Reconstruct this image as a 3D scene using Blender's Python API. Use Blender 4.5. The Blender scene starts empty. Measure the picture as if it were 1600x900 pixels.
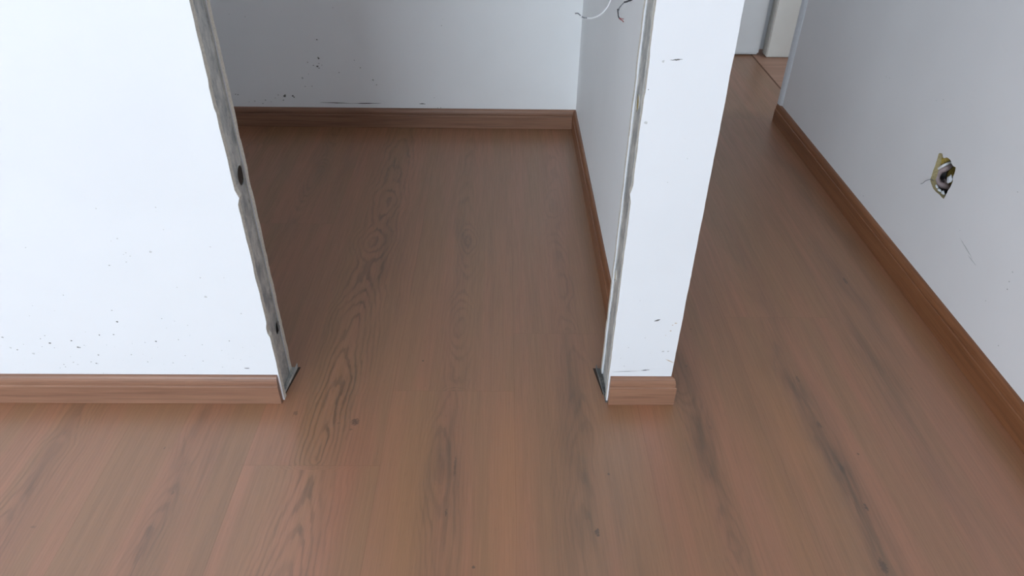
import bpy, bmesh, math, random
import numpy as np
from mathutils import Vector, Matrix, noise
from mathutils.geometry import tessellate_polygon

random.seed(7)
COL = bpy.context.scene.collection
SC = bpy.context.scene
D2R = math.radians

# ------------------------------------------------------------------ camera
H = 1.02
F_PX, PITCH, YAW, ROLL = 1122.86, 36.021, 1.0658, 0.9571
_a, _b, _c = D2R(PITCH), D2R(YAW), D2R(ROLL)
FW = Vector((math.sin(_b) * math.cos(_a), math.cos(_b) * math.cos(_a), -math.sin(_a)))
_r = FW.cross(Vector((0, 0, 1))).normalized()
_u = _r.cross(FW)
RT = _r * math.cos(_c) + _u * math.sin(_c)
UP = -_r * math.sin(_c) + _u * math.cos(_c)
cam_d = bpy.data.cameras.new('camera')
cam = bpy.data.objects.new('camera', cam_d)
COL.objects.link(cam)
m = Matrix((RT, UP, -FW)).transposed().to_4x4()
m.translation = (0, 0, H)
cam.matrix_world = m
cam_d.sensor_width = 36
cam_d.lens = F_PX / 1600 * 36
cam_d.clip_start = 0.02
SC.camera = cam

# ------------------------------------------------------------------ light
w = bpy.data.worlds.new('world')
SC.world = w
w.use_nodes = True
bg = w.node_tree.nodes['Background']
bg.inputs['Color'].default_value = (0.79, 0.90, 1.0, 1)
bg.inputs['Strength'].default_value = 9.3
SC.view_settings.view_transform = 'Standard'
SC.view_settings.look = 'None'
SC.view_settings.exposure = 0.0
SC.view_settings.gamma = 1.0
SC.view_settings.use_curve_mapping = False

# window openings: behind the camera; side-room one unseen, added to light the hallway end
WIN = dict(x0=-3.1, x1=-0.30, y=-3.0, z0=0.10, z1=2.25)
WIN_ADDED = dict(x=3.0, y0=1.1, y1=2.4, z0=1.0, z1=1.8)

def portal(name, loc, rot, sx, sy):
    l = bpy.data.lights.new(name, 'AREA')
    l.shape = 'RECTANGLE'
    l.size, l.size_y = sx, sy
    l.cycles.is_portal = True
    o = bpy.data.objects.new(name, l)
    COL.objects.link(o)
    o.location = loc
    o.rotation_euler = rot
    return o
portal('window_portal', ((WIN['x0'] + WIN['x1']) / 2, WIN['y'] - .05, (WIN['z0'] + WIN['z1']) / 2),
       (D2R(90), 0, 0), WIN['x1'] - WIN['x0'], WIN['z1'] - WIN['z0'])
portal('added_window_portal', (WIN_ADDED['x'] + .05, (WIN_ADDED['y0'] + WIN_ADDED['y1']) / 2, (WIN_ADDED['z0'] + WIN_ADDED['z1']) / 2),
       (D2R(90), 0, D2R(90)), WIN_ADDED['y1'] - WIN_ADDED['y0'], WIN_ADDED['z1'] - WIN_ADDED['z0'])

# ------------------------------------------------------------------ sizes (metres)
Y0, Y1 = 1.0224, 1.1125        # partition: room face / closet face
BRD = 0.0125                   # plasterboard thickness
XL = -0.4261                   # right edge of the left partition
XR = 0.2095                    # left edge of the middle partition
XP = 0.3307                    # its right face, along the hallway
XN = 0.2525                    # closet side of the long wall
YB = 2.3531                    # closet back wall
XW = 0.9815                    # right wall face
YW = 2.4313                    # its far end
YD = 3.1526                    # doors at the end of the hallway
HB = 0.0672                    # baseboard height
TB = 0.0115
ZC = 2.5

def ray(px, py):
    return FW * F_PX + RT * (px - 800) - UP * (py - 450)
def on_floor(px, py):
    d = ray(px, py); k = -H / d.z
    return d.x * k, d.y * k
def on_y(px, py, y):
    d = ray(px, py); k = y / d.y
    return d.x * k, H + d.z * k
def on_x(px, py, x):
    d = ray(px, py); k = x / d.x
    return d.y * k, H + d.z * k

# ------------------------------------------------------------------ materials
class NT:
    def __init__(s, name):
        s.m = bpy.data.materials.new(name); s.m.use_nodes = True
        s.t = s.m.node_tree; s.b = s.t.nodes['Principled BSDF']
    def n(s, typ, **kw):
        nd = s.t.nodes.new(typ)
        for k, v in kw.items():
            if k.startswith('i_'):
                nd.inputs[k[2:].replace('_', ' ')].default_value = v
            else: setattr(nd, k, v)
        return nd
    def l(s, a, b): s.t.links.new(a, b)
    def put(s, inp, v):
        if isinstance(v, (int, float)): inp.default_value = v
        elif isinstance(v, tuple): inp.default_value = v
        else: s.l(v, inp)
    def math(s, op, a, b=0.0, c=None, clamp=False):
        nd = s.n('ShaderNodeMath', operation=op, use_clamp=clamp)
        s.put(nd.inputs[0], a); s.put(nd.inputs[1], b)
        if c is not None: s.put(nd.inputs[2], c)
        return nd.outputs[0]
    def maprange(s, v, a, b, c=0.0, d=1.0, smooth=False):
        nd = s.n('ShaderNodeMapRange')
        if smooth: nd.interpolation_type = 'SMOOTHSTEP'
        s.put(nd.inputs[0], v)
        for i, q in enumerate((a, b, c, d)): nd.inputs[i + 1].default_value = q
        return nd.outputs[0]
    def scaled(s, vec, sc, off=(0, 0, 0)):
        nd = s.n('ShaderNodeMapping')
        s.l(vec, nd.inputs[0]); nd.inputs['Scale'].default_value = sc; nd.inputs['Location'].default_value = off
        return nd.outputs[0]
    def noise(s, vec, scale=1.0, detail=2.0, rough=0.5, dist=0.0):
        nd = s.n('ShaderNodeTexNoise')
        s.l(vec, nd.inputs['Vector'])
        nd.inputs['Scale'].default_value = scale; nd.inputs['Detail'].default_value = detail
        nd.inputs['Roughness'].default_value = rough; nd.inputs['Distortion'].default_value = dist
        return nd.outputs[0]
    def mix(s, fac, a, b, mode='MIX'):
        nd = s.n('ShaderNodeMix', data_type='RGBA', blend_type=mode)
        s.put(nd.inputs[0], fac)
        s.put(nd.inputs[6], a); s.put(nd.inputs[7], b)
        return nd.outputs[2]
    def bump(s, h, strength, dist):
        nd = s.n('ShaderNodeBump')
        s.l(h, nd.inputs['Height']); nd.inputs['Strength'].default_value = strength
        nd.inputs['Distance'].default_value = dist
        s.l(nd.outputs[0], s.b.inputs['Normal'])

def rgb(r, g, b):
    f = lambda c: ((c / 255 + .055) / 1.055) ** 2.4 if c > 10 else c / 255 / 12.92
    return (f(r), f(g), f(b), 1.0)

def plain(name, col, rough=.6, metal=0.0, var=0.0, scale=60.0, bump=0.0):
    t = NT(name)
    g = t.n('ShaderNodeNewGeometry').outputs['Position']
    nz = t.noise(g, scale, 3, .6)
    c2 = tuple(c * (1 - var) for c in col[:3]) + (1,)
    t.l(t.mix(t.maprange(nz, .35, .65), c2, col), t.b.inputs['Base Color'])
    t.b.inputs['Roughness'].default_value = rough
    t.b.inputs['Metallic'].default_value = metal
    if bump: t.bump(nz, bump, .002)
    return t.m

def wall_mat(name, col):
    t = NT(name)
    g = t.n('ShaderNodeNewGeometry').outputs['Position']
    big = t.noise(g, 3.0, 3, .55)
    c2 = tuple(c * .955 for c in col[:3]) + (1,)
    base = t.mix(t.maprange(big, .3, .7), c2, col)
    fine = t.noise(g, 55.0, 4, .6)
    base = t.mix(t.maprange(fine, .72, .80, 0, .10), base, rgb(150, 148, 142))
    t.l(base, t.b.inputs['Base Color'])
    t.b.inputs['Roughness'].default_value = .62
    t.b.inputs['Specular IOR Level'].default_value = .3
    t.bump(t.noise(g, 160.0, 3, .6), .06, .001)
    return t.m

FLOOR_FLECKS = []     # small knots: (x, y, radius x, radius y, strength)
for px, py, rx, ry, s in ((555, 659, .0070, .0085, .85), (548, 671, .003, .003, .55), (529, 661, .003, .003, .3),
                          (461, 646, .0055, .0055, .55), (661, 564, .0022, .0028, .9), (933, 832, .0035, .009, .95),
                          (951, 741, .0022, .0025, .8), (740, 886, .0026, .0032, .9), (1341, 709, .0025, .003, .8),
                          (1353, 792, .0028, .008, .9), (1380, 885, .006, .014, .75), (1316, 732, .004, .012, .5),
                          (1321, 439, .004, .014, .7), (1079, 514, .0025, .003, .5), (270, 770, .0025, .004, .5),
                          (257, 700, .0018, .0035, .55), (711, 728, .0022, .022, .6), (697, 801, .0018, .009, .7),
                          (1424, 607, .003, .003, .35), (1072, 572, .003, .004, .5), (1110, 668, .003, .006, .4),
                          (52, 823, .004, .003, .4), (1246, 592, .003, .01, .6), (1280, 664, .004, .01, .6)):
    x, y = on_floor(px, py)
    FLOOR_FLECKS.append((x, y, rx, ry, s))

def floor_mat():
    t = NT('oak_laminate_floor')
    pos = t.n('ShaderNodeNewGeometry').outputs['Position']
    a1 = t.n('ShaderNodeAttribute', attribute_name='grain')
    a2 = t.n('ShaderNodeAttribute', attribute_name='tone')
    s1 = t.n('ShaderNodeSeparateColor'); t.l(a1.outputs['Color'], s1.inputs[0])
    s2 = t.n('ShaderNodeSeparateColor'); t.l(a2.outputs['Color'], s2.inputs[0])
    ring, line, dark = s1.outputs
    hue, plank, seed = s2.outputs
    # offset the noises plank by plank
    off = t.n('ShaderNodeCombineXYZ'); t.l(t.math('MULTIPLY', seed, 37.0), off.inputs[1]); t.l(t.math('MULTIPLY', seed, 11.0), off.inputs[2])
    va = t.n('ShaderNodeVectorMath', operation='ADD'); t.l(pos, va.inputs[0]); t.l(off.outputs[0], va.inputs[1])
    v = va.outputs[0]
    warp = t.noise(t.scaled(v, (26, 7, 1)), 1, 3, .55)
    warp2 = t.noise(t.scaled(v, (110, 26, 1)), 1, 2, .5)
    ph = t.math('ADD', t.math('MULTIPLY', ring, 1.0 / .0052), t.math('ADD', t.math('MULTIPLY', warp, 1.9), t.math('MULTIPLY', warp2, .55)))
    sn = t.math('SINE', t.math('MULTIPLY', ph, 2 * math.pi))
    lines = t.maprange(sn, .05, 1.0, 0, 1, True)
    brk = t.maprange(t.noise(t.scaled(v, (60, 5, 1)), 1, 2, .6), .36, .62, .25, 1)
    lines = t.math('MULTIPLY', t.math('MULTIPLY', lines, line), brk)
    lite = t.math('MULTIPLY', t.maprange(sn, -.2, -1.0, 0, 1, True), t.math('MULTIPLY', line, .5))
    # broad tone along the plank
    broad = t.noise(t.scaled(v, (17, 1.1, 1), (3, 1, 0)), 1, 3, .5)
    mid = t.noise(t.scaled(v, (62, 2.2, 1)), 1, 3, .6)
    fib = t.noise(t.scaled(v, (330, 9, 1)), 1, 3, .65)
    pore = t.noise(t.scaled(v, (420, 34, 1)), 1, 2, .6)
    pink, olive, orange = FLOOR_COL
    base = t.mix(t.maprange(broad, .36, .64, 0, 1, True), pink, olive)
    base = t.mix(t.math('MULTIPLY', t.maprange(mid, .42, .68), .42), base, tuple(c * .74 for c in olive[:3]) + (1,))
    base = t.mix(t.maprange(hue, .5, 1.0, 0, 1), base, orange)
    base = t.mix(t.maprange(hue, .5, 0.0, 0, 1), base, (pink[0] * .94, pink[1] * .83, pink[2] * .84, 1))
    base = t.mix(t.maprange(fib, .30, .50, .22, 0), base, tuple(c * .62 for c in olive[:3]) + (1,))
    base = t.mix(t.maprange(fib, .52, .72, 0, .20), base, tuple(min(1, c * 1.35) for c in pink[:3]) + (1,))
    base = t.mix(t.maprange(pore, .62, .72, 0, .22), base, tuple(c * .45 for c in olive[:3]) + (1,))
    base = t.mix(t.math('MULTIPLY', t.math('MULTIPLY', dark, .72), t.maprange(t.noise(t.scaled(v, (90, 7, 1)), 1, 3, .6), .35, .62, .45, 1.2), clamp=True), base, FLOOR_DARK)
    base = t.mix(t.math('MULTIPLY', lines, .60, clamp=True), base, tuple(c * .62 for c in FLOOR_DARK[:3]) + (1,))
    base = t.mix(t.math('MULTIPLY', lite, .28, clamp=True), base, tuple(min(1, c * 1.3) for c in pink[:3]) + (1,))
    # knots
    sx = t.n('ShaderNodeSeparateXYZ'); t.l(pos, sx.inputs[0])
    wob = t.math('SUBTRACT', t.noise(pos, 260, 2, .5), .5)
    acc = None
    for x, y, rx, ry, s in FLOOR_FLECKS:
        dx = t.math('MULTIPLY', t.math('SUBTRACT', sx.outputs[0], x), 1 / rx)
        dy = t.math('MULTIPLY', t.math('SUBTRACT', sx.outputs[1], y), 1 / ry)
        q = t.math('ADD', t.math('MULTIPLY', dx, dx), t.math('MULTIPLY', dy, dy))
        q = t.math('ADD', q, t.math('MULTIPLY', wob, 4.2))
        k = t.maprange(q, 1.5, .1, 0, s, True)
        acc = k if acc is None else t.math('MAXIMUM', acc, k)
    base = t.mix(t.math('MULTIPLY', acc, .8), base, rgb(62, 50, 42))
    tn = t.n('ShaderNodeVectorMath', operation='SCALE'); t.l(base, tn.inputs[0]); t.l(t.maprange(plank, 0, 1, .965, 1.035), tn.inputs['Scale'])
    t.l(tn.outputs[0], t.b.inputs['Base Color'])
    t.b.inputs['IOR'].default_value = 1.85
    t.l(t.maprange(fib, .3, .7, .42, .32), t.b.inputs['Roughness'])
    t.bump(t.math('ADD', fib, t.math('MULTIPLY', lines, -.5)), .10, .0006)
    return t.m

def wood_mat(name, axis, a, b):
    """baseboard laminate, the grain running along the given axis"""
    t = NT(name)
    pos = t.n('ShaderNodeNewGeometry').outputs['Position']
    S = lambda al, ac: tuple(al if i == axis else ac for i in range(3))
    broad = t.noise(t.scaled(pos, S(1.5, 40)), 1, 3, .5)
    fib = t.noise(t.scaled(pos, S(9, 420)), 1, 3, .65)
    mid = t.noise(t.scaled(pos, S(4, 150)), 1, 2, .6, .4)
    base = t.mix(t.maprange(broad, .35, .65), a, b)
    base = t.mix(t.maprange(mid, .50, .66, 0, .38), base, tuple(c * .55 for c in b[:3]) + (1,))
    base = t.mix(t.maprange(fib, .32, .5, .30, 0), base, tuple(c * .5 for c in b[:3]) + (1,))
    base = t.mix(t.maprange(fib, .55, .75, 0, .25), base, tuple(c * 1.4 for c in a[:3]) + (1,))
    t.l(base, t.b.inputs['Base Color'])
    t.b.inputs['Roughness'].default_value = .42
    t.bump(fib, .10, .0005)
    return t.m

def zinc_mat(name, k):
    t = NT(name)
    pos = t.n('ShaderNodeNewGeometry').outputs['Position']
    a = t.noise(t.scaled(pos, (45, 45, 26)), 1, 4, .6)
    b = t.noise(t.scaled(pos, (170, 170, 80)), 1, 3, .6)
    base = t.mix(t.maprange(a, .35, .65), rgb(int(150 * k), int(152 * k), int(152 * k)), rgb(int(206 * k), int(204 * k), int(198 * k)))
    base = t.mix(t.maprange(b, .60, .70, 0, .55), base, rgb(226, 220, 206))
    base = t.mix(t.maprange(b, .40, .30, 0, .5), base, rgb(100, 100, 100))
    t.l(base, t.b.inputs['Base Color'])
    t.b.inputs['Metallic'].default_value = .1
    t.b.inputs['Roughness'].default_value = .5
    t.bump(b, .25, .001)
    return t.m

FLOOR_COL = (rgb(160, 110, 81), rgb(149, 108, 76), rgb(162, 112, 73))
FLOOR_DARK = rgb(88, 70, 52)
M = dict(
    wall=wall_mat('white_plasterboard_toned_down', rgb(224, 226, 229)),  # one wall paint, toned down in colour for the strongly lit front walls
    wall_lift=wall_mat('white_paint_light_lifted', rgb(236, 235, 236)),  # same paint, lightened in colour to lift the dimly lit right wall
    wall_lift_closet=wall_mat('closet_paint_light_lifted', rgb(248, 249, 250)),  # same paint again, closet light put into its whiter colour
    ceil=plain('white_ceiling_paint', rgb(235, 236, 238), .8, var=.02),
    board=plain('raw_plasterboard_edge', rgb(222, 216, 204), .85, var=.22, scale=240, bump=.3),
    floor=floor_mat(),
    sub=plain('dark_underlay', rgb(60, 48, 40), .9),
    seam=plain('brown_joint_strip', rgb(118, 84, 66), .8),
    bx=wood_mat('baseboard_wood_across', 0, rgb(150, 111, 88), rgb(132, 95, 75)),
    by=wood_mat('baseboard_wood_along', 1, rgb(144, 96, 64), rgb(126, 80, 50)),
    zinc=zinc_mat('galvanised_stud', 1.0), zinc_dark=zinc_mat('dull_galvanised_foot', .62),
    dirt=plain('dark_grey_dirt', rgb(112, 112, 108), .9, var=.4, scale=400),
    smudge=plain('faint_grey_smudge', rgb(196, 197, 197), .8, var=.06, scale=300),
    smudge_mid=plain('grey_smudge', rgb(160, 160, 157), .8, var=.12, scale=300),
    paper=plain('tan_torn_board_edge', rgb(178, 164, 122), .85, var=.35, scale=200, bump=.3),
    ochre=plain('ochre_scuff', rgb(196, 176, 150), .8, var=.1, scale=300),
    crack=plain('black_hairline_crack', rgb(48, 46, 44), .95),
    foam=plain('yellow_insulation_foam', rgb(176, 150, 70), .85, var=.5, scale=140, bump=.6),
    conduit=plain('mauve_grey_conduit_plastic', rgb(168, 150, 150), .45, var=.15, scale=90),
    dark=plain('dark_cavity', rgb(60, 48, 38), .95, var=.4, scale=80),
    black=plain('hole_shade_black', rgb(16, 15, 14), .95),
    cwhite=plain('white_cable_sheath', rgb(236, 236, 238), .4),
    cgrey=plain('grey_cable_end', rgb(120, 122, 128), .5, var=.3, scale=500),
    cblack=plain('black_cable_sheath', rgb(44, 44, 50), .45),
    cred=plain('dull_red_wire', rgb(150, 84, 84), .5),
    door=plain('white_lacquered_door', rgb(240, 243, 244), .4, var=.03, scale=6),
    casing=plain('cream_door_casing', rgb(238, 237, 230), .4, var=.03, scale=6),
    cork=plain('light_wood_plug', rgb(176, 156, 104), .8, var=.3, scale=300),
    bead=plain('white_corner_bead', rgb(224, 228, 234), .5, var=.06, scale=90),
)

# ------------------------------------------------------------------ mesh helpers
def link(name, bm, mats, parent=None, smooth=False, kind=None, label=None, cat=None, group=None):
    me = bpy.data.meshes.new(name)
    bmesh.ops.remove_doubles(bm, verts=bm.verts, dist=1e-6)
    bmesh.ops.recalc_face_normals(bm, faces=bm.faces)
    bm.to_mesh(me); bm.free()
    for mt in (mats if isinstance(mats, (list, tuple)) else [mats]): me.materials.append(mt)
    if smooth:
        for p in me.polygons: p.use_smooth = True
    o = bpy.data.objects.new(name, me)
    COL.objects.link(o)
    if parent: o.parent = parent
    if kind: o['kind'] = kind
    if label: o['label'] = label
    if cat: o['category'] = cat
    if group: o['group'] = group
    return o

def box(bm, x0, x1, y0, y1, z0, z1, mi=0):
    vs = [bm.verts.new((x, y, z)) for x in (x0, x1) for y in (y0, y1) for z in (z0, z1)]
    for f in ((0, 1, 3, 2), (4, 6, 7, 5), (0, 4, 5, 1), (2, 3, 7, 6), (0, 2, 6, 4), (1, 5, 7, 3)):
        fc = bm.faces.new([vs[i] for i in f]); fc.material_index = mi

def slab(bm, outer, holes, to3, th, mi_face=0, mi_edge=0, mi_back=None):
    """a board: polygon (u,v) with holes, th thick; to3(u, v, w) places it, w from 0 (face) to th"""
    loops = [outer] + list(holes)
    tris = tessellate_polygon([[Vector((p[0], p[1], 0)) for p in lp] for lp in loops])
    flat = [p for lp in loops for p in lp]
    fr = [bm.verts.new(to3(p[0], p[1], 0)) for p in flat]
    bk = [bm.verts.new(to3(p[0], p[1], th)) for p in flat]
    for t in tris:
        try:
            f = bm.faces.new([fr[i] for i in t]); f.material_index = mi_face
            f = bm.faces.new([bk[i] for i in reversed(t)]); f.material_index = mi_edge if mi_back is None else mi_back
        except ValueError: pass
    s = 0
    for lp in loops:
        n = len(lp)
        for i in range(n):
            a, b = s + i, s + (i + 1) % n
            f = bm.faces.new([fr[a], fr[b], bk[b], bk[a]]); f.material_index = mi_edge
        s += n

def blob(bm, u, v, ru, rv, to3, mi, n=9, jag=.35, lift=.0003):
    """a small irregular fleck lying on a face, slightly raised in the middle"""
    c = bm.verts.new(to3(u, v, -lift * 1.6))
    ph = random.random() * 6
    ring = []
    for i in range(n):
        a = ph + i * 2 * math.pi / n
        k = 1 + random.uniform(-jag, jag)
        ring.append(bm.verts.new(to3(u + ru * k * math.cos(a), v + rv * k * math.sin(a), -lift * .4)))
    for i in range(n):
        f = bm.faces.new([c, ring[i], ring[(i + 1) % n]]); f.material_index = mi

def profile(bm, prof, p0, p1, outdir, mi=0, m0=0.0, m1=0.0):
    """baseboard: prof = [(t, z)] t outwards; from p0 to p1; m0/m1 mitre (+1 lengthens with t)"""
    p0, p1, od = Vector(p0), Vector(p1), Vector(outdir)
    d = (p1 - p0).normalized()
    A = [bm.verts.new(p0 + od * t + Vector((0, 0, z)) - d * t * m0) for t, z in prof]
    B = [bm.verts.new(p1 + od * t + Vector((0, 0, z)) + d * t * m1) for t, z in prof]
    n = len(prof)
    for i in range(n):
        j = (i + 1) % n
        f = bm.faces.new([A[i], A[j], B[j], B[i]]); f.material_index = mi
    bm.faces.new(A); bm.faces.new(list(reversed(B)))

k_ = TB / .0115
PROF = [(0, 0), (.0108, 0), (.0115, .001), (.0115, .0435), (.0112, .0450), (.0098, .0462), (.0088, .0466), (.0088, .0476),
        (.0093, .0490), (.0092, .0530), (.0085, .0580), (.0072, .0625), (.0055, .0655), (.0040, .0668), (.0020, .0672), (0, .0672)]

def catmull(pts, seg=8):
    P = [Vector(p) for p in pts]
    P = [P[0] * 2 - P[1]] + P + [P[-1] * 2 - P[-2]]
    out = []
    for i in range(1, len(P) - 2):
        for s in range(seg):
            t = s / seg
            a, b, c, d = P[i - 1], P[i], P[i + 1], P[i + 2]
            out.append(.5 * ((2 * b) + (c - a) * t + (2 * a - 5 * b + 4 * c - d) * t * t + (3 * b - a - 3 * c + d) * t ** 3))
    out.append(P[-2])
    return out

def tube(bm, pts, rad, n=10, mi=0, cap=True):
    """rad: number or function of 0..1"""
    prev = None; up = Vector((0.13, .21, 1)).normalized()
    rings = []
    L = len(pts)
    for i, p in enumerate(pts):
        d = (pts[min(i + 1, L - 1)] - pts[max(i - 1, 0)]).normalized()
        s = d.cross(up)
        if s.length < 1e-3: s = d.cross(Vector((1, 0, 0)))
        s.normalize(); u = s.cross(d).normalized(); up = u
        r = rad(i / (L - 1)) if callable(rad) else rad
        rings.append([bm.verts.new(p + (s * math.cos(a) + u * math.sin(a)) * r) for a in [2 * math.pi * k / n for k in range(n)]])
    for a, b in zip(rings, rings[1:]):
        for k in range(n):
            f = bm.faces.new([a[k], a[(k + 1) % n], b[(k + 1) % n], b[k]]); f.material_index = mi; f.smooth = True
    if cap:
        for r_ in (rings[0], rings[-1]):
            f = bm.faces.new(r_); f.material_index = mi

def ragged(z0, z1, base, amp, seed, chips=(), step=.012):
    """points (x, z) of a torn board edge going from z0 up to z1"""
    out = []; z = z0; rnd = random.Random(seed)
    while z < z1:
        x = base + amp * (noise.noise(Vector((seed, z * 22, 0))) * .9 + noise.noise(Vector((seed, z * 90, 5))) * .5)
        for zc, h, dx in chips:
            if abs(z - zc) < h: x += dx
        out.append((x, z)); z += step * rnd.uniform(.5, 1.2)
    out.append((base, z1))
    return out

# ------------------------------------------------------------------ floor
SEAM0, PW = 0.0272, 0.2433
JOINTS = {-2: [.858], -1: [1.049], 0: [1.231], 1: [.45, 2.15], 2: [1.293], 3: [.42, 2.45], 4: [2.0], -3: [1.696], -4: [.45, 2.2], -5: [1.4], -6: [1.9], 5: [1.2]}
# y -> depth of the log axis below the board: closed loops where it dips, arches where it climbs
RIDGE = {
    -2: [(.4, .0), (.8575, .046), (.8583, .0), (1.02, .014), (1.25, .034), (1.44, .060), (1.50, .062), (1.61, .045), (1.70, .056), (1.84, .047), (1.95, .058), (2.36, .075)],
    -1: [(.4, .05), (.70, .036), (.87, .026), (1.00, .038), (1.049, .04), (1.0495, .05), (1.10, .045), (1.25, .026), (1.42, .05), (1.52, .040), (1.61, .029), (1.72, .042), (2.0, .055), (2.36, .07)],
    0: [(.4, .03), (.72, .026), (.90, .038), (1.1, .05), (1.231, .056), (1.2315, .024), (1.33, .034), (1.42, .028), (1.55, .036), (1.7, .052), (1.8, .042), (2.0, .056), (2.36, .07)],
    1: [(.5, .045), (.70, .030), (.85, .044), (.95, .040), (1.1, .018), (1.5, .05), (2.0, .03), (2.6, .05)],
    2: [(.5, .05), (.9, .045), (1.3, .06), (1.6, .045), (2.2, .06), (3, .05)],
    3: [(.5, .02), (.62, .018), (.72, .028), (.80, .016), (.92, .032), (1.1, .050), (1.3, .03), (1.5, .05), (1.9, .03), (2.4, .06)],
    4: [(.6, .010), (.80, .024), (1.0, .046), (1.15, .056), (1.5, .030), (1.9, .05), (2.4, .03), (2.8, .05)],
    -3: [(.4, .02), (.66, .012), (.86, .034), (1.0, .030), (1.3, .05), (1.7, .05), (2.0, .02), (2.13, .045), (2.3, .03)],
    -4: [(.4, .0), (.66, .012), (.85, .030), (.90, .028), (.94, .036), (1.0, .04), (1.5, .02), (2.3, .06)],
}
def ridge(k, y):
    pts = RIDGE.get(k, [(.4, .02), (1.0, .05), (1.7, .02), (2.4, .06), (3.2, .03)])
    ys = np.array([p[0] for p in pts]); ds = np.array([p[1] for p in pts])
    i = np.clip(np.searchsorted(ys, y) - 1, 0, len(ys) - 2)
    t = np.clip((y - ys[i]) / (ys[i + 1] - ys[i]), 0, 1)
    t = t * t * (3 - 2 * t)
    return ds[i] * (1 - t) + ds[i + 1] * t
CENTRE = {-2: -.332, -1: -.0945, 0: .152, 1: .378, 2: .60, 3: .622, 4: .83, 5: 1.03, -3: -.572, -4: -.812}
STRENGTH = {-2: .78, -1: .34, 0: .26, 1: .26, 2: .10, 3: .26, 4: .26, 5: .2, -3: .32, -4: .42}
STRENGTH[4] = .42
# (px, py, half width m, half length m, darkness, hue shift: + orange, - pink)
SPOTS = [
    (703, 730, .026, .17, .75, 0), (672, 800, .030, .22, .45, 0), (722, 375, .022, .16, .55, 0), (712, 500, .02, .2, .25, 0),
    (600, 380, .020, .20, .35, 0), (575, 500, .03, .28, .32, 0), (625, 430, .03, .3, .28, 0), (540, 620, .03, .2, .15, 0),
    (500, 250, .028, .28, .35, 0), (545, 240, .02, .4, .3, 0), (640, 215, .02, .3, .2, 0),
    (902, 620, .026, .14, .6, 0), (895, 700, .03, .16, .35, 0), (925, 840, .026, .14, .55, 0), (870, 760, .03, .3, .25, 0),
    (975, 830, .016, .16, .42, 0), (880, 420, .022, .3, .3, -.1), (940, 500, .02, .2, .25, 0),
    (1090, 685, .030, .09, .72, 0), (1080, 600, .02, .14, .6, 0), (1135, 800, .026, .20, .35, 0),
    (1245, 610, .026, .12, .78, 0), (1300, 715, .026, .14, .6, 0), (1345, 800, .026, .10, .55, 0), (1378, 880, .022, .06, .75, 0),
    (1365, 800, .018, .25, .35, 0), (1210, 700, .02, .3, .25, 0), (1250, 780, .018, .2, .2, 0),
    (1300, 350, .030, .34, .45, -.1), (1325, 450, .026, .18, .5, 0), (1365, 560, .026, .14, .5, 0), (1400, 640, .02, .2, .3, 0),
    (1220, 250, .03, .3, .35, -.1), (1175, 420, .028, .30, .25, -.15), (1195, 480, .02, .12, .25, 0),
    (1160, 150, .08, .4, .15, 0), (1480, 760, .04, .2, .15, 0),
    (110, 665, .018, .10, .45, -.15), (55, 735, .02, .12, .3, -.1), (15, 830, .03, .10, .3, -.2), (235, 850, .030, .09, .5, -.1),
    (285, 720, .018, .12, .42, -.1), (335, 690, .03, .15, .3, 0), (350, 800, .025, .2, .2, 0),
    (785, 860, .045, .40, 0, .28), (640, 790, .045, .30, 0, .4), (800, 720, .03, .2, 0, .45), (1235, 670, .03, .16, 0, .55), (1180, 640, .03, .2, 0, .3),
    (1240, 820, .03, .16, 0, .5), (1010, 700, .03, .2, 0, -.25), (560, 700, .03, .2, 0, -.35), (520, 800, .04, .2, 0, -.3), (1000, 850, .03, .2, 0, .1),
    (850, 640, .03, .2, 0, .35), (620, 640, .03, .2, 0, .15), (830, 430, .04, .3, 0, -.2), (660, 500, .04, .3, 0, -.2), (800, 300, .05, .5, 0, .1),
    (570, 250, .02, .3, 0, -.3), (450, 420, .04, .3, 0, -.25), (1130, 500, .04, .3, 0, -.2), (1390, 700, .03, .2, 0, -.1), (1450, 800, .05, .3, 0, -.25),
    (1550, 780, .04, .3, 0, -.3), (1100, 880, .04, .2, 0, .15),
]
SP = []
for px, py, wx, wy, dk, hu in SPOTS:
    x, y = on_floor(px, py); SP.append((x, y, wx, wy, dk, hu))

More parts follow.
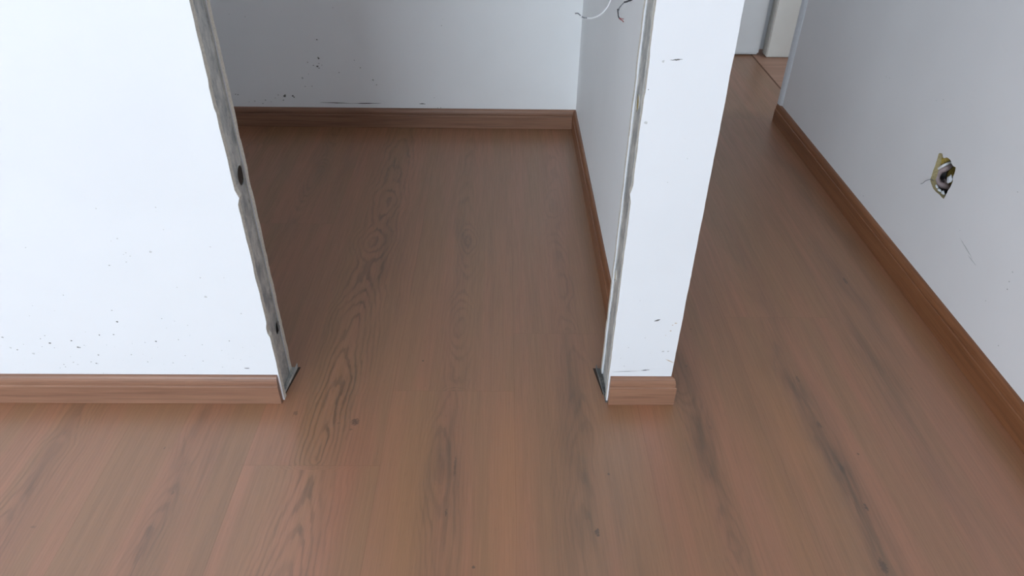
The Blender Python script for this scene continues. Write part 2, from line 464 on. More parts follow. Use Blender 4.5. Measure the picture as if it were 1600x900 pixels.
def make_floor():
    V, Fc, A1, A2 = [], [], [], []
    base = 0
    rnd = random.Random(3)
    GAP = .00007
    for k in range(-15, 8):
        x0, x1 = SEAM0 + k * PW + GAP, SEAM0 + (k + 1) * PW - GAP
        fine = -6 <= k <= 5
        js = sorted(JOINTS.get(k, [rnd.uniform(.5, 2.6)]))
        js = [js[0] - 4.35, js[0] - 2.9, js[0] - 1.45] + js + [js[-1] + 1.5]
        ys = [-3.05] + [j for j in js if -3.0 < j < 3.3] + [3.35]
        for si, (ya, yb) in enumerate(zip(ys, ys[1:])):
            ya, yb = ya + GAP, yb - GAP
            nx = 36 if fine else 4
            yv = []
            y = ya
            while y < yb:
                yv.append(y); y += (.012 if (fine and .72 < y) else .12)
            yv.append(yb)
            yv = np.array(yv); xv = np.linspace(x0, x1, nx + 1)
            X, Y = np.meshgrid(xv, yv)
            c = CENTRE.get(k, (x0 + x1) / 2)
            wob = .010 * np.sin(Y * 5.1 + k * 2.3 + si) + .005 * np.sin(Y * 13.7 + k)
            u = X - c - wob * (0 if k == -2 else 1) - .0035 * np.sin(Y * 31 + 2 * k) * np.sin(Y * 12.3 + k)
            d = ridge(k, Y)
            R = np.sqrt(u * u + d * d) * (.62 if k == -2 else .85) + si * .3 + (k + 10) * .17
            st = STRENGTH.get(k, .3)
            edge = np.clip((np.minimum(X - x0, x1 - X)) / .03, 0, 1)
            ln = st * np.exp(-(u / (.055 if k in (-2, -5, -4) else .042 if k == 4 else .028)) ** 2) + .04
            dk = np.zeros_like(X); hu = np.zeros_like(X) + .5
            for sx, sy, wx, wy, a, h in SP:
                if abs(sx - (x0 + x1) / 2) > .4: continue
                inside = 1.0
                wx = wx * .72 if a else wx
                Xs = X + (.007 * np.sin((Y - sy) * 14) + .004 * np.sin((Y - sy) * 37 + sx * 9)) * (1 if a else 0)
                g = np.exp(-((Xs - sx) / wx) ** 2 - ((Y - sy) / wy) ** 2)
                # darker figure stays inside its own plank
                if a and not (x0 - .002 <= sx <= x1 + .002): g = g * 0
                dk += a * g; hu += h * g * .5
                ln = ln + .35 * a * g
            tone = rnd.random(); seed = rnd.random()
            n = X.size
            V.append(np.stack([X.ravel(), Y.ravel(), np.zeros(n)], 1))
            A1.append(np.stack([R.ravel(), np.clip(ln, 0, 1.2).ravel(), np.clip(dk, 0, 1).ravel(), np.ones(n)], 1))
            A2.append(np.stack([np.clip(hu, 0, 1).ravel(), np.full(n, tone), np.full(n, seed), np.ones(n)], 1))
            r, q = X.shape
            i = np.arange(r * q).reshape(r, q) + base
            Fc.append(np.stack([i[:-1, :-1], i[:-1, 1:], i[1:, 1:], i[1:, :-1]], -1).reshape(-1, 4))
            base += n
    V = np.concatenate(V); Fc = np.concatenate(Fc); A1 = np.concatenate(A1); A2 = np.concatenate(A2)
    nb = len(V)
    # dark underlay below the joints
    V = np.concatenate([V, np.array([[-3.7, -3.05, -.0015], [1.1, -3.05, -.0015], [1.1, 3.35, -.0015], [-3.7, 3.35, -.0015],
                                     [1.06, -1.3, -.0016], [1.98, -1.3, -.0016], [1.98, 3.35, -.0016], [1.06, 3.35, -.0016]])])
    Fc = np.concatenate([Fc, [[nb, nb + 1, nb + 2, nb + 3]], [[nb + 4, nb + 5, nb + 6, nb + 7]]])
    z = np.zeros((8, 4)); A1 = np.concatenate([A1, z]); A2 = np.concatenate([A2, z])
    me = bpy.data.meshes.new('floor')
    me.from_pydata(V.tolist(), [], Fc.tolist())
    for nm, A in (('grain', A1), ('tone', A2)):
        at = me.attributes.new(nm, 'FLOAT_COLOR', 'POINT')
        at.data.foreach_set('color', A.astype(np.float32).ravel())
    me.materials.append(M['floor']); me.materials.append(M['sub'])
    me.polygons[-1].material_index = 1; me.polygons[-2].material_index = 1
    o = bpy.data.objects.new('floor', me); COL.objects.link(o)
    o['kind'] = 'structure'; o['label'] = 'brown oak laminate plank floor running from the room into closet and hallway'; o['category'] = 'floor'
    return o
make_floor()

# ------------------------------------------------------------------ walls
# left partition --------------------------------------------------
bm = bmesh.new()
ed = ragged(0, ZC, XL, .0012, 1.0, chips=((.455, .006, .0045), (.18, .012, -.003), (.62, .02, -.0015)))
face_y = lambda y: (lambda u, v, w_: Vector((u, y + w_, v)))
slab(bm, [(-3.6, 0), *ed, (-3.6, ZC)], [], face_y(Y0), BRD, 0, 1)
ed2 = ragged(0, ZC, -.4330, .0016, 4.0)
slab(bm, [(-3.6, 0), *ed2, (-3.6, ZC)], [], face_y(Y1 - BRD), BRD, 0, 1, 0)
t3 = face_y(Y0)
def specks(bm, rows, to_uv, t3):
    for px, py, r, mi in rows:
        u, v = to_uv(px, py)
        s = r * .00088
        blob(bm, u, v, s * random.uniform(1, 1.35), s * random.uniform(.75, 1.0), t3, mi)
L = []
for cx, cy, r, mi in ((450, 137, 2.2, 3), (730, 132, 1.6, 3), (767, 236, 1.6, 3), (550, 278, 1.8, 3), (120, 320, 1.6, 3), (512, 404, 1.7, 4), (705, 340, 3.4, 3),
                      (520, 290, 1.2, 3), (590, 345, 1.8, 3), (610, 360, 1.4, 3), (592, 388, 2.4, 3), (578, 352, 1.3, 3),
                      (297, 543, 1.5, 4), (525, 615, 1.6, 4), (548, 668, 2.6, 2), (466, 730, 1.8, 2), (533, 728, 1.7, 2), (12, 741, 2.2, 4),
                      (190, 748, 1.4, 2), (210, 733, 1.4, 4), (234, 768, 2.7, 2), (334, 757, 2.4, 2), (365, 787, 2.3, 2), (374, 789, 1.6, 2), (82, 799, 2.2, 4), (50, 790, 2.4, 3),
                      (157, 817, 4.2, 3), (461, 824, 2.2, 4), (427, 856, 1.6, 4), (452, 863, 1.8, 2), (459, 864, 1.2, 2), (615, 822, 1.9, 4), (731, 760, 2.0, 2), (680, 765, 1.3, 4),
                      (836, 752, 1.5, 4), (868, 827, 1.5, 4), (758, 653, 1.5, 4), (818, 665, 1.3, 3), (938, 462, 1.7, 3), (1075, 758, 1.7, 4), (812, 861, 1.5, 4),
                      (693, 856, 1.7, 4), (952, 852, 1.6, 4), (948, 776, 1.5, 3), (1040, 803, 1.4, 3), (1130, 630, 2.3, 3), (880, 685, 1.4, 3), (963, 552, 3.2, 3),
                      (300, 868, 1.5, 4), (307, 879, 1.4, 4), (345, 858, 2.4, 3), (365, 868, 2.0, 3), (282, 885, 1.3, 4), (197, 785, 1.1, 4), (256, 790, 1.0, 4), (110, 774, 1.1, 4),
                      (740, 788, .9, 4), (712, 838, 1.1, 3), (1043, 880, 1.6, 3), (1128, 846, 1.3, 3), (985, 317, 1.6, 3), (830, 507, 1.3, 3), (152, 593, 1.3, 3), (138, 640, 1.3, 3),
                      (256, 617, 1.2, 3), (400, 716, 1.1, 3), (780, 697, 1.2, 3), (1050, 462, 1.2, 3), (890, 732, 1.2, 3), (537, 786, 1.0, 3), (620, 771, 1.1, 3), (395, 778, 1.1, 4), (500, 777, .9, 4)):
    L.append((cx / 3, 280 + cy / 3, r * .80, mi))
rr = random.Random(11)
for i in range(46):
    L.append((rr.uniform(0, 430), 583 - abs(rr.gauss(0, 34)), rr.uniform(.35, .75), rr.choice((3, 3, 3, 4))))
specks(bm, L, lambda a, b: on_y(a, b, Y0), t3)
u, v = on_y(386, 575.3, Y0); blob(bm, u, v, .0055, .0009, t3, 5, 10, .2)
link('wall_left', bm, [M['wall'], M['board'], M['dirt'], M['smudge'], M['smudge_mid'], M['crack']], kind='structure',
     label='white left partition wall, flecked with dirt above its baseboard', cat='wall')

# middle partition ------------------------------------------------
bm = bmesh.new()
ed = ragged(0, ZC, XR, .0014, 2.0, chips=((.47, .007, -.003), (.85, .05, .002), (.66, .03, .0012)))
edp = ragged(0, ZC, XP, .0009, 6.0)
slab(bm, [*edp, *reversed(ed)], [], face_y(Y0), BRD, 0, 1)
ed2 = ragged(0, ZC, .2093, .0012, 8.0)
slab(bm, [(XN + .006, 0), (XN + .006, ZC), *reversed(ed2)], [], face_y(Y1 - BRD), BRD, 0, 1, 0)
box(bm, XN, XP - .0004, Y0 + BRD, 3.30, 0, ZC, 7)
t3 = face_y(Y0)
L = [(1013, 140, 1.0, 4), (1036, 96, 2.2, 3), (1009, 192, 2.6, 3), (982, 543, .9, 4), (1008, 528, 1.2, 3), (1036, 549, 2.2, 3), (1044, 549, 1.8, 3),
     (1048, 517, 1.5, 6), (1056, 505, 1.8, 6), (1051, 508, 1.2, 6), (1040, 524, .8, 6), (970, 560, .9, 3), (1000, 470, .8, 3), (1025, 580, .7, 3), (990, 566, .7, 3),
     (1016, 552, .7, 3), (1074, 248, 1.1, 3), (1043, 285, .9, 3), (975, 572, .8, 4)]
specks(bm, L, lambda a, b: on_y(a, b, Y0), t3)
def dash(bm, px0, py0, px1, py1, hw, mi, to_uv, t3):
    a, b = to_uv(px0, py0), to_uv(px1, py1)
    n = 10
    pts = []
    for i in range(n + 1):
        t = i / n; k = hw * math.sin(math.pi * min(max(t, .04), .96)) * (1 + random.uniform(-.3, .3))
        cx, cz = a[0] + (b[0] - a[0]) * t, a[1] + (b[1] - a[1]) * t
        dx, dz = b[0] - a[0], b[1] - a[1]; q = math.hypot(dx, dz)
        nx, nz = -dz / q, dx / q
        o = random.uniform(-.3, .3) * hw
        pts.append((bm.verts.new(t3(cx + nx * (k + o), cz + nz * (k + o), -.0003)), bm.verts.new(t3(cx + nx * (o - k), cz + nz * (o - k), -.0003))))
    for p, q in zip(pts, pts[1:]):
        f = bm.faces.new([p[0], q[0], q[1], p[1]]); f.material_index = mi
uv0 = lambda a, b: on_y(a, b, Y0)
dash(bm, 1047, 94, 1067, 92.6, .0009, 2, uv0, t3)
dash(bm, 1022, 502, 1032, 499, .0017, 2, uv0, t3)
dash(bm, 1040, 561, 1053, 567, .0010, 6, uv0, t3)
dash(bm, 956, 581, 1000, 579.5, .0004, 2, uv0, t3)
dash(bm, 1001, 578.8, 1016, 577.6, .0008, 5, uv0, t3)
link('wall_center', bm, [M['wall'], M['board'], M['dirt'], M['smudge'], M['smudge_mid'], M['crack'], M['ochre'], M['wall_lift_closet']], kind='structure',
     label='white partition pillar between the closet opening and the hallway', cat='wall')

# closet back wall ------------------------------------------------
bm = bmesh.new()
box(bm, -1.05, XN + .01, YB, YB + .09, 0, ZC)
t3 = face_y(YB)
k = 4.706
L = [(360 + a / k, 40 + b / k, r, mi) for a, b, r, mi in (
    (635, 103, 1.6, 2), (620, 96, .7, 3), (650, 240, 2.7, 2), (643, 233, 1.4, 2), (568, 270, 1.4, 2), (610, 293, 1.7, 4), (640, 300, 2.6, 2), (652, 312, 1.8, 2), (650, 278, 1.7, 3), (672, 290, 1.1, 4),
    (530, 385, 3.0, 3), (600, 445, 1.6, 3), (550, 447, 1.7, 3), (575, 355, 1.4, 3), (38, 505, 1.8, 4), (55, 508, 1.6, 4), (400, 518, 3.4, 2), (403, 510, 2.2, 2), (459, 516, 2.2, 2), (468, 526, 1.8, 2), (352, 510, 1.8, 4),
    (390, 548, 1.8, 4), (330, 532, 1.6, 3), (180, 555, 1.5, 4), (258, 548, 1.6, 4), (240, 572, 1.7, 3), (300, 560, 1.2, 3), (140, 560, 1.2, 3), (1050, 400, 2.6, 3), (1075, 435, 1.7, 3),
    (955, 310, 1.7, 3), (910, 255, 1.3, 3), (1525, 605, 1.2, 4), (1547, 604, 1.3, 2), (1500, 530, 1.1, 3), (800, 345, 2.0, 3))]
L += [(383, 26, 1.1, 4), (358, 22, .8, 4), (520, 12, 1.2, 3), (690, 40, 1.4, 3), (692, 30, 1.0, 3), (440, 18, .8, 3)]
specks(bm, [(a, b, r * 1.25, c) for a, b, r, c in L], lambda a, b: on_y(a, b, YB), t3)
uvb = lambda a, b: on_y(a, b, YB)
dash(bm, 500, 160, 552, 161.5, .0012, 5, uvb, t3)
dash(bm, 550, 161.4, 596, 161.2, .0012, 5, uvb, t3)
dash(bm, 655, 161.8, 665, 162.3, .0017, 2, uvb, t3)
link('wall_back', bm, [M['wall_lift_closet'], M['board'], M['dirt'], M['smudge'], M['smudge_mid'], M['crack']], kind='structure',
     label='white back wall of the closet with dark mould flecks low on its left', cat='wall')
bm = bmesh.new(); box(bm, -1.05, -.96, Y1, YB, 0, ZC)
link('wall_closet', bm, M['wall_lift_closet'], kind='structure', label='white side wall at the left of the closet', cat='wall')

# right wall with the knocked-out socket hole ----------------------
ho = [(430, 255), (445, 252), (465, 257), (475, 300), (492, 303), (510, 295), (532, 308), (552, 330), (555, 352), (575, 383), (600, 395), (595, 430), (585, 462), (572, 490), (570, 540),
      (548, 590), (522, 628), (505, 665), (480, 712), (462, 700), (440, 672), (400, 640), (372, 605), (355, 560), (342, 520), (358, 480), (372, 430), (392, 380), (408, 330), (420, 290)]
HOLE = [on_x(1400 + a / 6.43, 200 + b / 6.43, XW) for a, b in ho]
bm = bmesh.new()
face_x = lambda x: (lambda u, v, w_: Vector((x + w_, u, v)))
slab(bm, [(-3.0, 0), (YW, 0), (YW, ZC), (-3.0, ZC)], [HOLE], face_x(XW), BRD, 0, 1)
box(bm, XW + .078, XW + .090, -3.0, YW, 0, ZC)
box(bm, XW + .004, XW + .088, YW - .012, YW - .0005, 0, ZC)
t3 = face_x(XW)
L = [(1463, 157, 1.1, 4), (1474, 156, 1.3, 4), (1349, 306, 1.4, 2), (1385, 120, .9, 4), (1385, 118, .8, 3), (1577, 440, 2.2, 3), (1574, 452, 1.4, 4), (1582, 425, 1.8, 3), (1560, 540, 1.6, 3),
     (1500, 360, 1.0, 3), (1425, 118, .8, 3), (1390, 122, 1.0, 4), (1540, 470, 1.2, 3), (1420, 395, 1.1, 3), (1405, 350, .9, 3), (1590, 300, 1.3, 3), (1330, 60, 1.0, 3)]
specks(bm, L, lambda a, b: on_x(a, b, XW), t3)
uvx = lambda a, b: on_x(a, b, XW)
dash(bm, 1500, 372, 1520, 405, .0012, 3, uvx, t3)
dash(bm, 1512, 398, 1526, 416, .0010, 3, uvx, t3)
link('wall_right', bm, [M['wall_lift'], M['paper'], M['dirt'], M['smudge'], M['smudge_mid']], kind='structure',
     label='white right wall of the hallway with a knocked-out socket hole', cat='wall')
bm = bmesh.new()          # rounded corner bead closing the far end of the right wall
pts = [(XW + .001, YW - .030), (XW - .0025, YW - .026), (XW - .0060, YW - .018), (XW - .0080, YW - .008), (XW - .0080, YW + .002), (XW - .004, YW + .008), (XW + .004, YW + .010), (XW + .09, YW + .010), (XW + .09, YW), (XW + .01, YW)]
lo = [bm.verts.new((x, y, .066)) for x, y in pts]; hi = [bm.verts.new((x, y, ZC)) for x, y in pts]
for i in range(len(pts)):
    j = (i + 1) % len(pts)
    bm.faces.new([lo[i], lo[j], hi[j], hi[i]])
bm.faces.new(lo); bm.faces.new(list(reversed(hi)))
link('trim_1', bm, M['bead'], kind='structure', label='pale bluish corner bead on the far end of the right wall', cat='trim')

# unseen shell: room behind the camera, side room, ceiling ---------
def wall_with_opening(name, axis, pos, a0, a1, z0, z1, u0, u1, th=.12):
    bm = bmesh.new()
    P = (lambda u, v, w_: Vector((u, pos - w_, v))) if axis == 'y' else (lambda u, v, w_: Vector((pos + w_, u, v)))
    slab(bm, [(a0, 0), (a1, 0), (a1, ZC), (a0, ZC)], [[(u0, z0), (u0, z1), (u1, z1), (u1, z0)]], P, th)
    return link(name, bm, M['wall'], kind='structure')
wall_with_opening('wall_rear', 'y', WIN['y'], -3.6, XW + .09, WIN['z0'], WIN['z1'], WIN['x0'], WIN['x1'])
bm = bmesh.new(); box(bm, -3.7, -3.6, -3.0, Y1, 0, ZC); link('wall_far_left', bm, M['wall'], kind='structure')
wall_with_opening('wall_side_room', 'x', WIN_ADDED['x'], .4, 3.3, WIN_ADDED['z0'], WIN_ADDED['z1'], WIN_ADDED['y0'], WIN_ADDED['y1'])
bm = bmesh.new(); box(bm, XW + .09, WIN_ADDED['x'], .3, .4, 0, ZC); link('wall_side_room_front', bm, M['wall'], kind='structure')
bm = bmesh.new(); box(bm, XN, WIN_ADDED['x'], 3.24, 3.30, 0, ZC); link('wall_hall_end', bm, M['wall'], kind='structure')
bm = bmesh.new(); box(bm, -3.75, 3.15, -3.15, 3.35, ZC, ZC + .05); link('ceiling', bm, M['ceil'], kind='structure')
for nm, ax in (('window_1', 'y'), ('window_added', 'x')):  # the second one is unseen, added to brighten the hallway end
    bm = bmesh.new()
    if ax == 'y':
        x0, x1, z0, z1, y = WIN['x0'], WIN['x1'], WIN['z0'], WIN['z1'], WIN['y'] - .03
        xm = (x0 + x1) / 2
        for a in ((x0, x0 + .04, z0, z1), (x1 - .04, x1, z0, z1), (x0, x1, z0, z0 + .04), (x0, x1, z1 - .04, z1), (xm - .02, xm + .02, z0, z1)):
            box(bm, a[0], a[1], y - .03, y, a[2], a[3])
    else:
        y0, y1, z0, z1, x = WIN_ADDED['y0'], WIN_ADDED['y1'], WIN_ADDED['z0'], WIN_ADDED['z1'], WIN_ADDED['x'] + .03
        for a in ((y0, y0 + .04, z0, z1), (y1 - .04, y1, z0, z1), (y0, y1, z0, z0 + .04), (y0, y1, z1 - .04, z1)):
            box(bm, x, x + .03, a[0], a[1], a[2], a[3])
    link(nm, bm, M['casing'], kind='structure')

# floor of the side room, its planks running across, the room's light painted in as a paler tone
hall = wood_mat('side_room_floor_lit_tone', 0, rgb(186, 142, 118), rgb(170, 126, 102))
bm = bmesh.new(); box(bm, 1.103, WIN_ADDED['x'] + .1, -.2, 3.3, -.02, .0016)
link('floor_side_room', bm, hall, kind='structure', label='plank floor beyond the hallway doorway, light painted in as a paler tone', cat='floor')
bm = bmesh.new(); box(bm, 1.0975, 1.103, 2.30, 3.2, -.004, .0008)
link('trim_2', bm, M['seam'], kind='structure', label='dark joint line between hallway floor and the lightened side room floor', cat='trim')

# ------------------------------------------------------------------ baseboards
def base(name, runs, mat, label):
    bm = bmesh.new()
    for r in runs: profile(bm, PROF, *r)
    return link(name, bm, mat, kind='structure', label=label, cat='baseboard')
base('baseboard_left', [((-3.6, Y0, 0), (XL - .0035, Y0, 0), (0, -1, 0))], M['bx'], 'wooden baseboard under the white left partition')
base('baseboard_center', [((XR + .003, Y0, 0), (XP, Y0, 0), (0, -1, 0), 0, 0, 1)], M['bx'], 'short wooden baseboard across the foot of the pillar')
base('baseboard_hall', [((XP, Y0, 0), (XP, YD - .02, 0), (1, 0, 0), 0, 1, 0)], M['by'], 'wooden baseboard on the hallway side of the pillar, mitred at its corner')
base('baseboard_back', [((-.96, YB, 0), (XN, YB, 0), (0, -1, 0), 0, 0, -1)], M['bx'], 'wooden baseboard along the back wall of the closet')
base('baseboard_closet', [((XN, Y1, 0), (XN, YB, 0), (-1, 0, 0), 0, 0, -1)], M['by'], 'wooden baseboard along the right side wall of the closet')
base('baseboard_right', [((XW, -3.0, 0), (XW, YW + .003, 0), (-1, 0, 0), 0, 0, 0)], M['by'], 'long wooden baseboard along the right hallway wall')

# ------------------------------------------------------------------ steel studs in the two wall ends
def ell(u, v, ru, rv, n=20):
    return [(u + ru * math.cos(2 * math.pi * i / n), v + rv * math.sin(2 * math.pi * i / n)) for i in range(n)]
def stud(name, x, sgn, holes, label):
    """U channel: web facing the opening (sgn = +1 faces +x), flanges against the boards"""
    ya, yb = Y0 + BRD, Y1 - BRD
    root = bpy.data.objects.new(name, None); COL.objects.link(root)
    root.location = (x, (ya + yb) / 2, 0)
    root['kind'] = 'structure'; root['label'] = label; root['category'] = 'trim'
    bm = bmesh.new()
    P = lambda u, v, w_: Vector((-w_ * sgn + .0, u - (ya + yb) / 2, v))
    # web with two pressed grooves along its length
    slab(bm, [(ya, 0), (yb, 0), (yb, ZC - .01), (ya, ZC - .01)], [ell(*h) for h in holes], P, .0012)
    ym = (ya + yb) / 2
    for y in (ya, yb - .0012):
        box(bm, min(0, -sgn * .035), max(0, -sgn * .035), y - ym, y + .0012 - ym, 0, ZC - .01)
    for y, wd in ((ya + .004, .0022), (ya + .0115, .0016), (yb - .007, .0016)):
        box(bm, min(0, sgn * .0009), max(0, sgn * .0009), y - ym, y - ym + wd, .0, ZC - .01)
    for u, v, ru, rv in holes:      # rolled rim of the service hole
        e = [Vector((sgn * .0005, a - ym, b)) for a, b in ell(u, v, ru * 1.03, rv * 1.03, 24)]
        tube(bm, e + [e[0], e[1]], .0009, 6, 0, False)
    link('web', bm, M['zinc'], root)
    return root, ym

XS1, XS2 = -.4352, .2120
hL = [(on_x(375.5, 274, XS1), .0150, .0175), (on_x(433, 512, XS1), .0120, .0140)]
s2_h = [(on_x(997, 161, XS2), .0110, .0140), (on_x(962, 430, XS2), .0095, .0120)]
s1, ym = stud('trim_3', XS1, 1, [(a[0], a[1], r, q) for a, r, q in hL],
          'galvanised steel stud in the raw end of the left partition, left side of the opening')
s2, ym = stud('trim_4', XS2, -1, [(a[0], a[1], r, q) for a, r, q in s2_h],
          'galvanised steel stud in the raw end of the pillar, right side of the opening')
def plug(parent, x, sgn, a, r, q, mat, depth):
    bm = bmesh.new()
    e = ell(a[0] - ym, a[1], r * .98, q * .98, 16)
    fr = [bm.verts.new((-sgn * depth * (1 + .4 * math.sin(i * 1.7)), u, v)) for i, (u, v) in enumerate(e)]
    bk = [bm.verts.new((-sgn * (depth + .02), u, v)) for u, v in e]
    c = bm.verts.new((-sgn * depth * .4, a[0] - ym, a[1]))
    for i in range(16):
        j = (i + 1) % 16
        bm.faces.new([fr[i], fr[j], c]); bm.faces.new([fr[i], bk[i], bk[j], fr[j]])
    bm.faces.new(bk)
    o = link('hole_insert', bm, mat, parent)
    return o
plug(s1, XS1, 1, hL[0][0], .0150, .0175, M['dark'], .0006)['label'] = 'brown plug in the upper service hole'
plug(s1, XS1, 1, hL[1][0], .0120, .0140, M['black'], .0006)['label'] = 'black disc painting the dark inside of the lower service hole'  # open hole: its inner shade is put into a black disc
plug(s2, XS2, -1, s2_h[0][0], .0110, .0140, M['cork'], .0003)['label'] = 'pale wood plug in the service hole'
plug(s2, XS2, -1, s2_h[1][0], .0095, .0120, M['cork'], .0003)['label'] = 'pale wood plug in the service hole'

# cut ends of the floor track left at the two wall ends
def track(name, x, sgn, label, mat):
    bm = bmesh.new()
    ya, yb = Y0 - .004, Y1 + .004
    # tapered base plate on the floor
    P = [(x - sgn * .006, ya), (x + sgn * .0035, ya), (x + sgn * .0045, ya + .020), (x + sgn * .0125, yb), (x - sgn * .006, yb)]
    lo = [bm.verts.new((a, b, 0)) for a, b in P]; hi = [bm.verts.new((a, b, .0014)) for a, b in P]
    for i in range(5):
        j = (i + 1) % 5; bm.faces.new([lo[i], lo[j], hi[j], hi[i]])
    bm.faces.new(hi); bm.faces.new(lo)
    # upturned lip
    Q = [(x + sgn * .0020, ya + .006), (x + sgn * .0044, ya + .024), (x + sgn * .0100, yb - .020), (x + sgn * .0118, yb)]
    Hh = [.003, .006, .009, .012]
    a = [bm.verts.new((q[0], q[1], .001)) for q in Q]; b = [bm.verts.new((q[0], q[1], h)) for q, h in zip(Q, Hh)]
    c = [bm.verts.new((q[0] + sgn * .0011, q[1], .001)) for q in Q]; d = [bm.verts.new((q[0] + sgn * .0011, q[1], h)) for q, h in zip(Q, Hh)]
    for i in range(3):
        bm.faces.new([a[i], a[i + 1], b[i + 1], b[i]]); bm.faces.new([c[i], d[i], d[i + 1], c[i + 1]]); bm.faces.new([b[i], b[i + 1], d[i + 1], d[i]])
    bm.faces.new([a[0], b[0], d[0], c[0]]); bm.faces.new([a[3], c[3], d[3], b[3]])
    o = link(name, bm, mat, kind='structure', label=label, cat='trim')
    # dark expansion gap beside it
    bm = bmesh.new()
    P = [(x + sgn * .0046, ya + .022), (x + sgn * .0066, ya + .022), (x + sgn * .0185, yb + .001), (x + sgn * .0125, yb + .001)]
    lo = [bm.verts.new((p, q, 0)) for p, q in P]; hi = [bm.verts.new((p, q, .0004)) for p, q in P]
    for i in range(4):
        j = (i + 1) % 4; bm.faces.new([lo[i], lo[j], hi[j], hi[i]])
    bm.faces.new(hi); bm.faces.new(lo)
    link('gap', bm, M['sub'], o)
track('trim_5', XS1 + .0005, 1, 'cut end of the steel floor track at the foot of the left stud', M['zinc'])
track('trim_6', XS2 - .0005, -1, 'cut end of the steel floor track at the foot of the pillar stud', M['zinc_dark'])

# ------------------------------------------------------------------ doors at the hall end
def rounded(name, x0, x1, y0, y1, z0, z1, mat, parent=None, r=.006, **kw):
    bm = bmesh.new(); box(bm, x0, x1, y0, y1, z0, z1)
    bmesh.ops.bevel(bm, geom=bm.edges[:] , offset=r, segments=3, affect='EDGES')
    return link(name, bm, mat, parent, smooth=False, **kw)
d = rounded('door_1', .42, 1.127, YD, YD + .035, .004, 2.1, M['door'], r=.007, kind='structure', label='white door leaf at the end of the hallway', cat='door')
rounded('trim_7', 1.150, 1.262, YD - .030, YD + .03, .003, 2.14, M['casing'], r=.004, kind='structure', label='cream white door casing right of the white hallway door', cat='trim')

# ------------------------------------------------------------------ things in the socket hole
cy = sum(p[0] for p in HOLE) / len(HOLE); cz = sum(p[1] for p in HOLE) / len(HOLE)
def hp(px, py, depth):
    """point behind the hole as seen at crop pixel, depth metres behind the wall face"""
    u, v = on_x(1400 + px / 6.43, 200 + py / 6.43, XW + depth)
    return Vector((XW + depth, u, v))
bm = bmesh.new()          # lump of insulation foam filling the cavity
rings = []
NL = 26
for i in range(9):
    t = i / 8
    row = []
    for j in range(NL):
        a = 2 * math.pi * j / NL
        rad = (.010 + .062 * t) * (1 + .12 * noise.noise(Vector((math.cos(a) * 2, math.sin(a) * 2, t * 3))))
        dep = .062 - .010 * t + .006 * noise.noise(Vector((math.cos(a) * 3 * t, math.sin(a) * 3 * t, 7)))
        row.append(bm.verts.new((XW + dep, cy + rad * math.cos(a), cz + rad * 1.1 * math.sin(a))))
    rings.append(row)
for r0, r1 in zip(rings, rings[1:]):
    for j in range(NL):
        bm.faces.new([r0[j], r0[(j + 1) % NL], r1[(j + 1) % NL], r1[j]])
bm.faces.new(rings[0])
back = [bm.verts.new((XW + .077, v.co.y, v.co.z)) for v in rings[-1]]
for j in range(NL): bm.faces.new([rings[-1][j], rings[-1][(j + 1) % NL], back[(j + 1) % NL], back[j]])
bm.faces.new(back)
link('insulation_foam', bm, M['foam'], smooth=True, kind='stuff', label='ochre yellow insulation lining the back of the socket hole behind the conduit', cat='insulation')
bm = bmesh.new()
c = hp(478, 322, .020)
res = bmesh.ops.create_icosphere(bm, subdivisions=3, radius=.013)
for v in res['verts']:
    v.co = v.co * (1 + .3 * noise.noise(v.co * 180)); v.co.z *= 1.3; v.co += c
link('insulation_foam', bm, M['foam'], smooth=True, kind='stuff', label='lump of yellow insulation at the top of the socket hole above the white cable', cat='insulation')

root = bpy.data.objects.new('electrical_conduit', None); COL.objects.link(root)
root.location = hp(470, 520, .03)
root['label'] = 'mauve grey ribbed conduit bent inside the socket hole of the right wall'; root['category'] = 'conduit'
inv = -root.location
bm = bmesh.new()
pl = catmull([hp(560, 350, .050), hp(510, 400, .030), hp(440, 430, .022), hp(405, 500, .020), hp(430, 560, .024), hp(490, 585, .034), hp(530, 600, .050)], 12)
tube(bm, [p + inv for p in pl], lambda t: .0075 + .0008 * math.sin(t * 190), 14)
link('ribbed_hose', bm, M['conduit'], root, smooth=True)
bm = bmesh.new()
for i in range(3):
    ring_c = hp(480, 560 + i * 22, .038 + i * .004)
    e = [ring_c + inv + Vector((.004 * math.cos(a), .013 * math.cos(a), .010 * math.sin(a))) for a in [2 * math.pi * j / 20 for j in range(21)]]
    tube(bm, e, .0016, 8, 0, False)
link('coupling_rings', bm, M['conduit'], root, smooth=True)
bm = bmesh.new()
pl = catmull([hp(400, 425, .020), hp(440, 400, .010), hp(490, 370, .012), hp(548, 345, .030), hp(590, 340, .05)], 8)
tube(bm, pl, .0032, 8)
o = link('electrical_cable', bm, M['cwhite'], smooth=True, label='thick white cable crossing the upper half of the socket hole', cat='cable')
bm = bmesh.new()
pl = catmull([hp(420, 560, .03), hp(385, 535, .012), hp(350, 517, -.003), hp(300, 530, -.007), hp(272, 552, -.005), hp(248, 562, -.004)], 8)
tube(bm, pl, lambda t: .0009 - .0004 * t, 8)
link('electrical_cable', bm, M['cgrey'], smooth=True, label='thin grey wire poking out of the left side of the socket hole', cat='cable')
# torn paper and crumbs on the rim
bm = bmesh.new()
for (a, b, r) in ((545, 510, .008), (530, 530, .006), (400, 600, .007), (430, 640, .007), (470, 655, .006), (360, 505, .004)):
    c = hp(a, b, .010)
    res = bmesh.ops.create_icosphere(bm, subdivisions=2, radius=r)
    for v in res['verts']:
        v.co = v.co * (1 + .35 * noise.noise(v.co * 300 + Vector((a, b, 0)))); v.co.x *= .5; v.co += c
link('plaster_crumbs', bm, M['bead'], kind='stuff', label='white plaster crumbs stuck on the lower rim of the socket hole', cat='plaster')

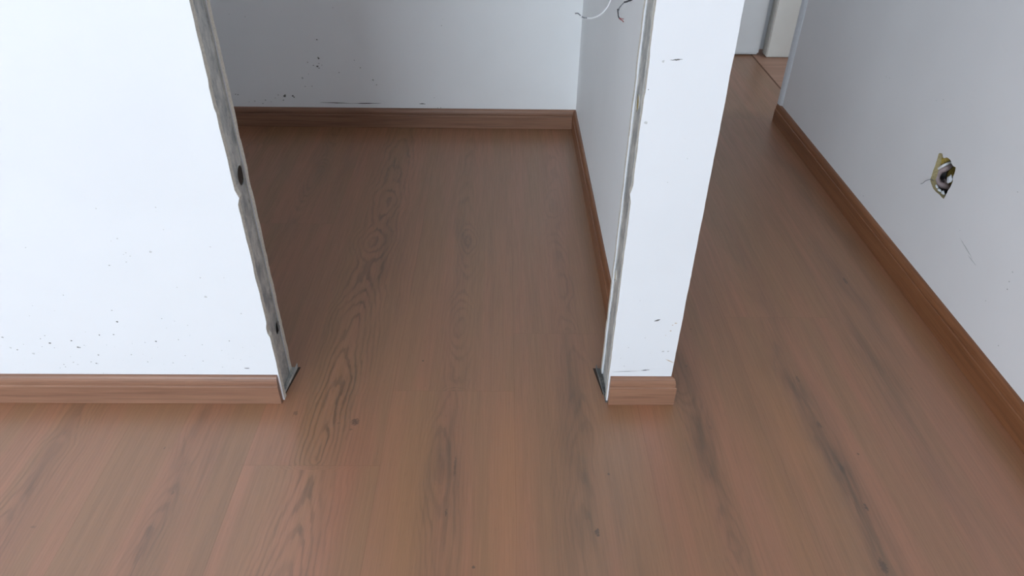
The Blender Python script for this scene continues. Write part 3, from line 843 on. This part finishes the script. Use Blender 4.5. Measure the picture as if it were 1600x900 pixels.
# ------------------------------------------------------------------ cables hanging in the closet mouth
def px_at_x(px, py, x):
    u, v = on_x(px, py, x); return Vector((x, u, v))
def px_at_y(px, py, y):
    u, v = on_y(px, py, y); return Vector((u, y, v))
root = bpy.data.objects.new('electrical_cable', None); COL.objects.link(root)
pw = [px_at_y(px, py, yy) for px, py, yy in ((975, -95, 1.62), (970, -60, 1.60), (962, -25, 1.59), (952.5, 4, 1.58), (945, 16, 1.57), (936, 24, 1.56), (925, 28.3, 1.55), (914, 28, 1.54))]
root.location = pw[-1]; inv = -root.location
root['label'] = 'white cable curving down to the left in front of the closet wall'; root['category'] = 'cable'
pw[0] = Vector((XN + .01, pw[0].y, pw[0].z + .02))
bm = bmesh.new(); tube(bm, [p + inv for p in catmull(pw, 8)], .0017, 10); link('sheath', bm, M['cwhite'], root, smooth=True)
bm = bmesh.new()
tube(bm, [p + inv for p in catmull([pw[-1] + Vector((.004, 0, 0)), px_at_y(912, 27.6, 1.54), px_at_y(909, 26.0, 1.54)], 5)], .0013, 8)
tube(bm, [p + inv for p in catmull([px_at_y(907, 24.5, 1.54), px_at_y(903, 21, 1.54), px_at_y(898.5, 21, 1.54)], 5)], .0012, 8)
link('stripped_end', bm, M['cgrey'], root, smooth=True)['label'] = 'grey stripped end'
bm = bmesh.new()
tube(bm, [p + inv for p in catmull([px_at_y(911, 27.2, 1.54), px_at_y(907.5, 24.8, 1.54), px_at_y(905, 23, 1.54)], 5)], .0011, 8)
tube(bm, [p + inv for p in catmull([px_at_y(914, 28, 1.54), px_at_y(908, 28, 1.541), px_at_y(905, 27, 1.542)], 5)], .0007, 6)
link('inner_wires', bm, M['cwhite'], root, smooth=True)

root = bpy.data.objects.new('electrical_cable', None); COL.objects.link(root)
pb = [px_at_y(px, py, 1.45) for px, py in ((1040, -70), (1015, -30), (990, -3), (982, 1.5), (975, 3.6))]
pb[0] = Vector((XN + .01, pb[0].y, pb[0].z + .02))
root.location = pb[-1]; inv = -root.location
root['label'] = 'black cable with thin dark and red wires hanging by the pillar stud'; root['category'] = 'cable'
bm = bmesh.new(); tube(bm, [p + inv for p in catmull(pb, 8)], .0016, 10); link('sheath', bm, M['cblack'], root, smooth=True)
bm = bmesh.new()
for dx in (0, 1.8):
    tube(bm, [p + inv for p in catmull([px_at_y(a + dx * .6, b, 1.45 + dx * .001) for a, b in ((975, 3.6), (971, 7.5), (967.5, 12), (965.5, 17))], 5)], .0006, 6)
link('thin_wires', bm, M['cgrey'], root, smooth=True)
bm = bmesh.new()
tube(bm, [p + inv for p in catmull([px_at_y(a, b, 1.45) for a, b in ((965, 14), (965.7, 20), (966.2, 25), (967.5, 28.5))], 6)], .0011, 8)
link('dark_wire', bm, M['cblack'], root, smooth=True)
bm = bmesh.new()
tube(bm, [p + inv for p in catmull([px_at_y(a, b, 1.45) for a, b in ((967, 27.5), (969, 30), (972, 31.8), (974.5, 34.5))], 6)], .0010, 8)
tube(bm, [p + inv for p in catmull([px_at_y(a, b, 1.45) for a, b in ((967, 27.5), (970, 28.7), (974.5, 30))], 6)], .0007, 8)
link('red_wire', bm, M['cred'], root, smooth=True)['label'] = 'dull red wire end'
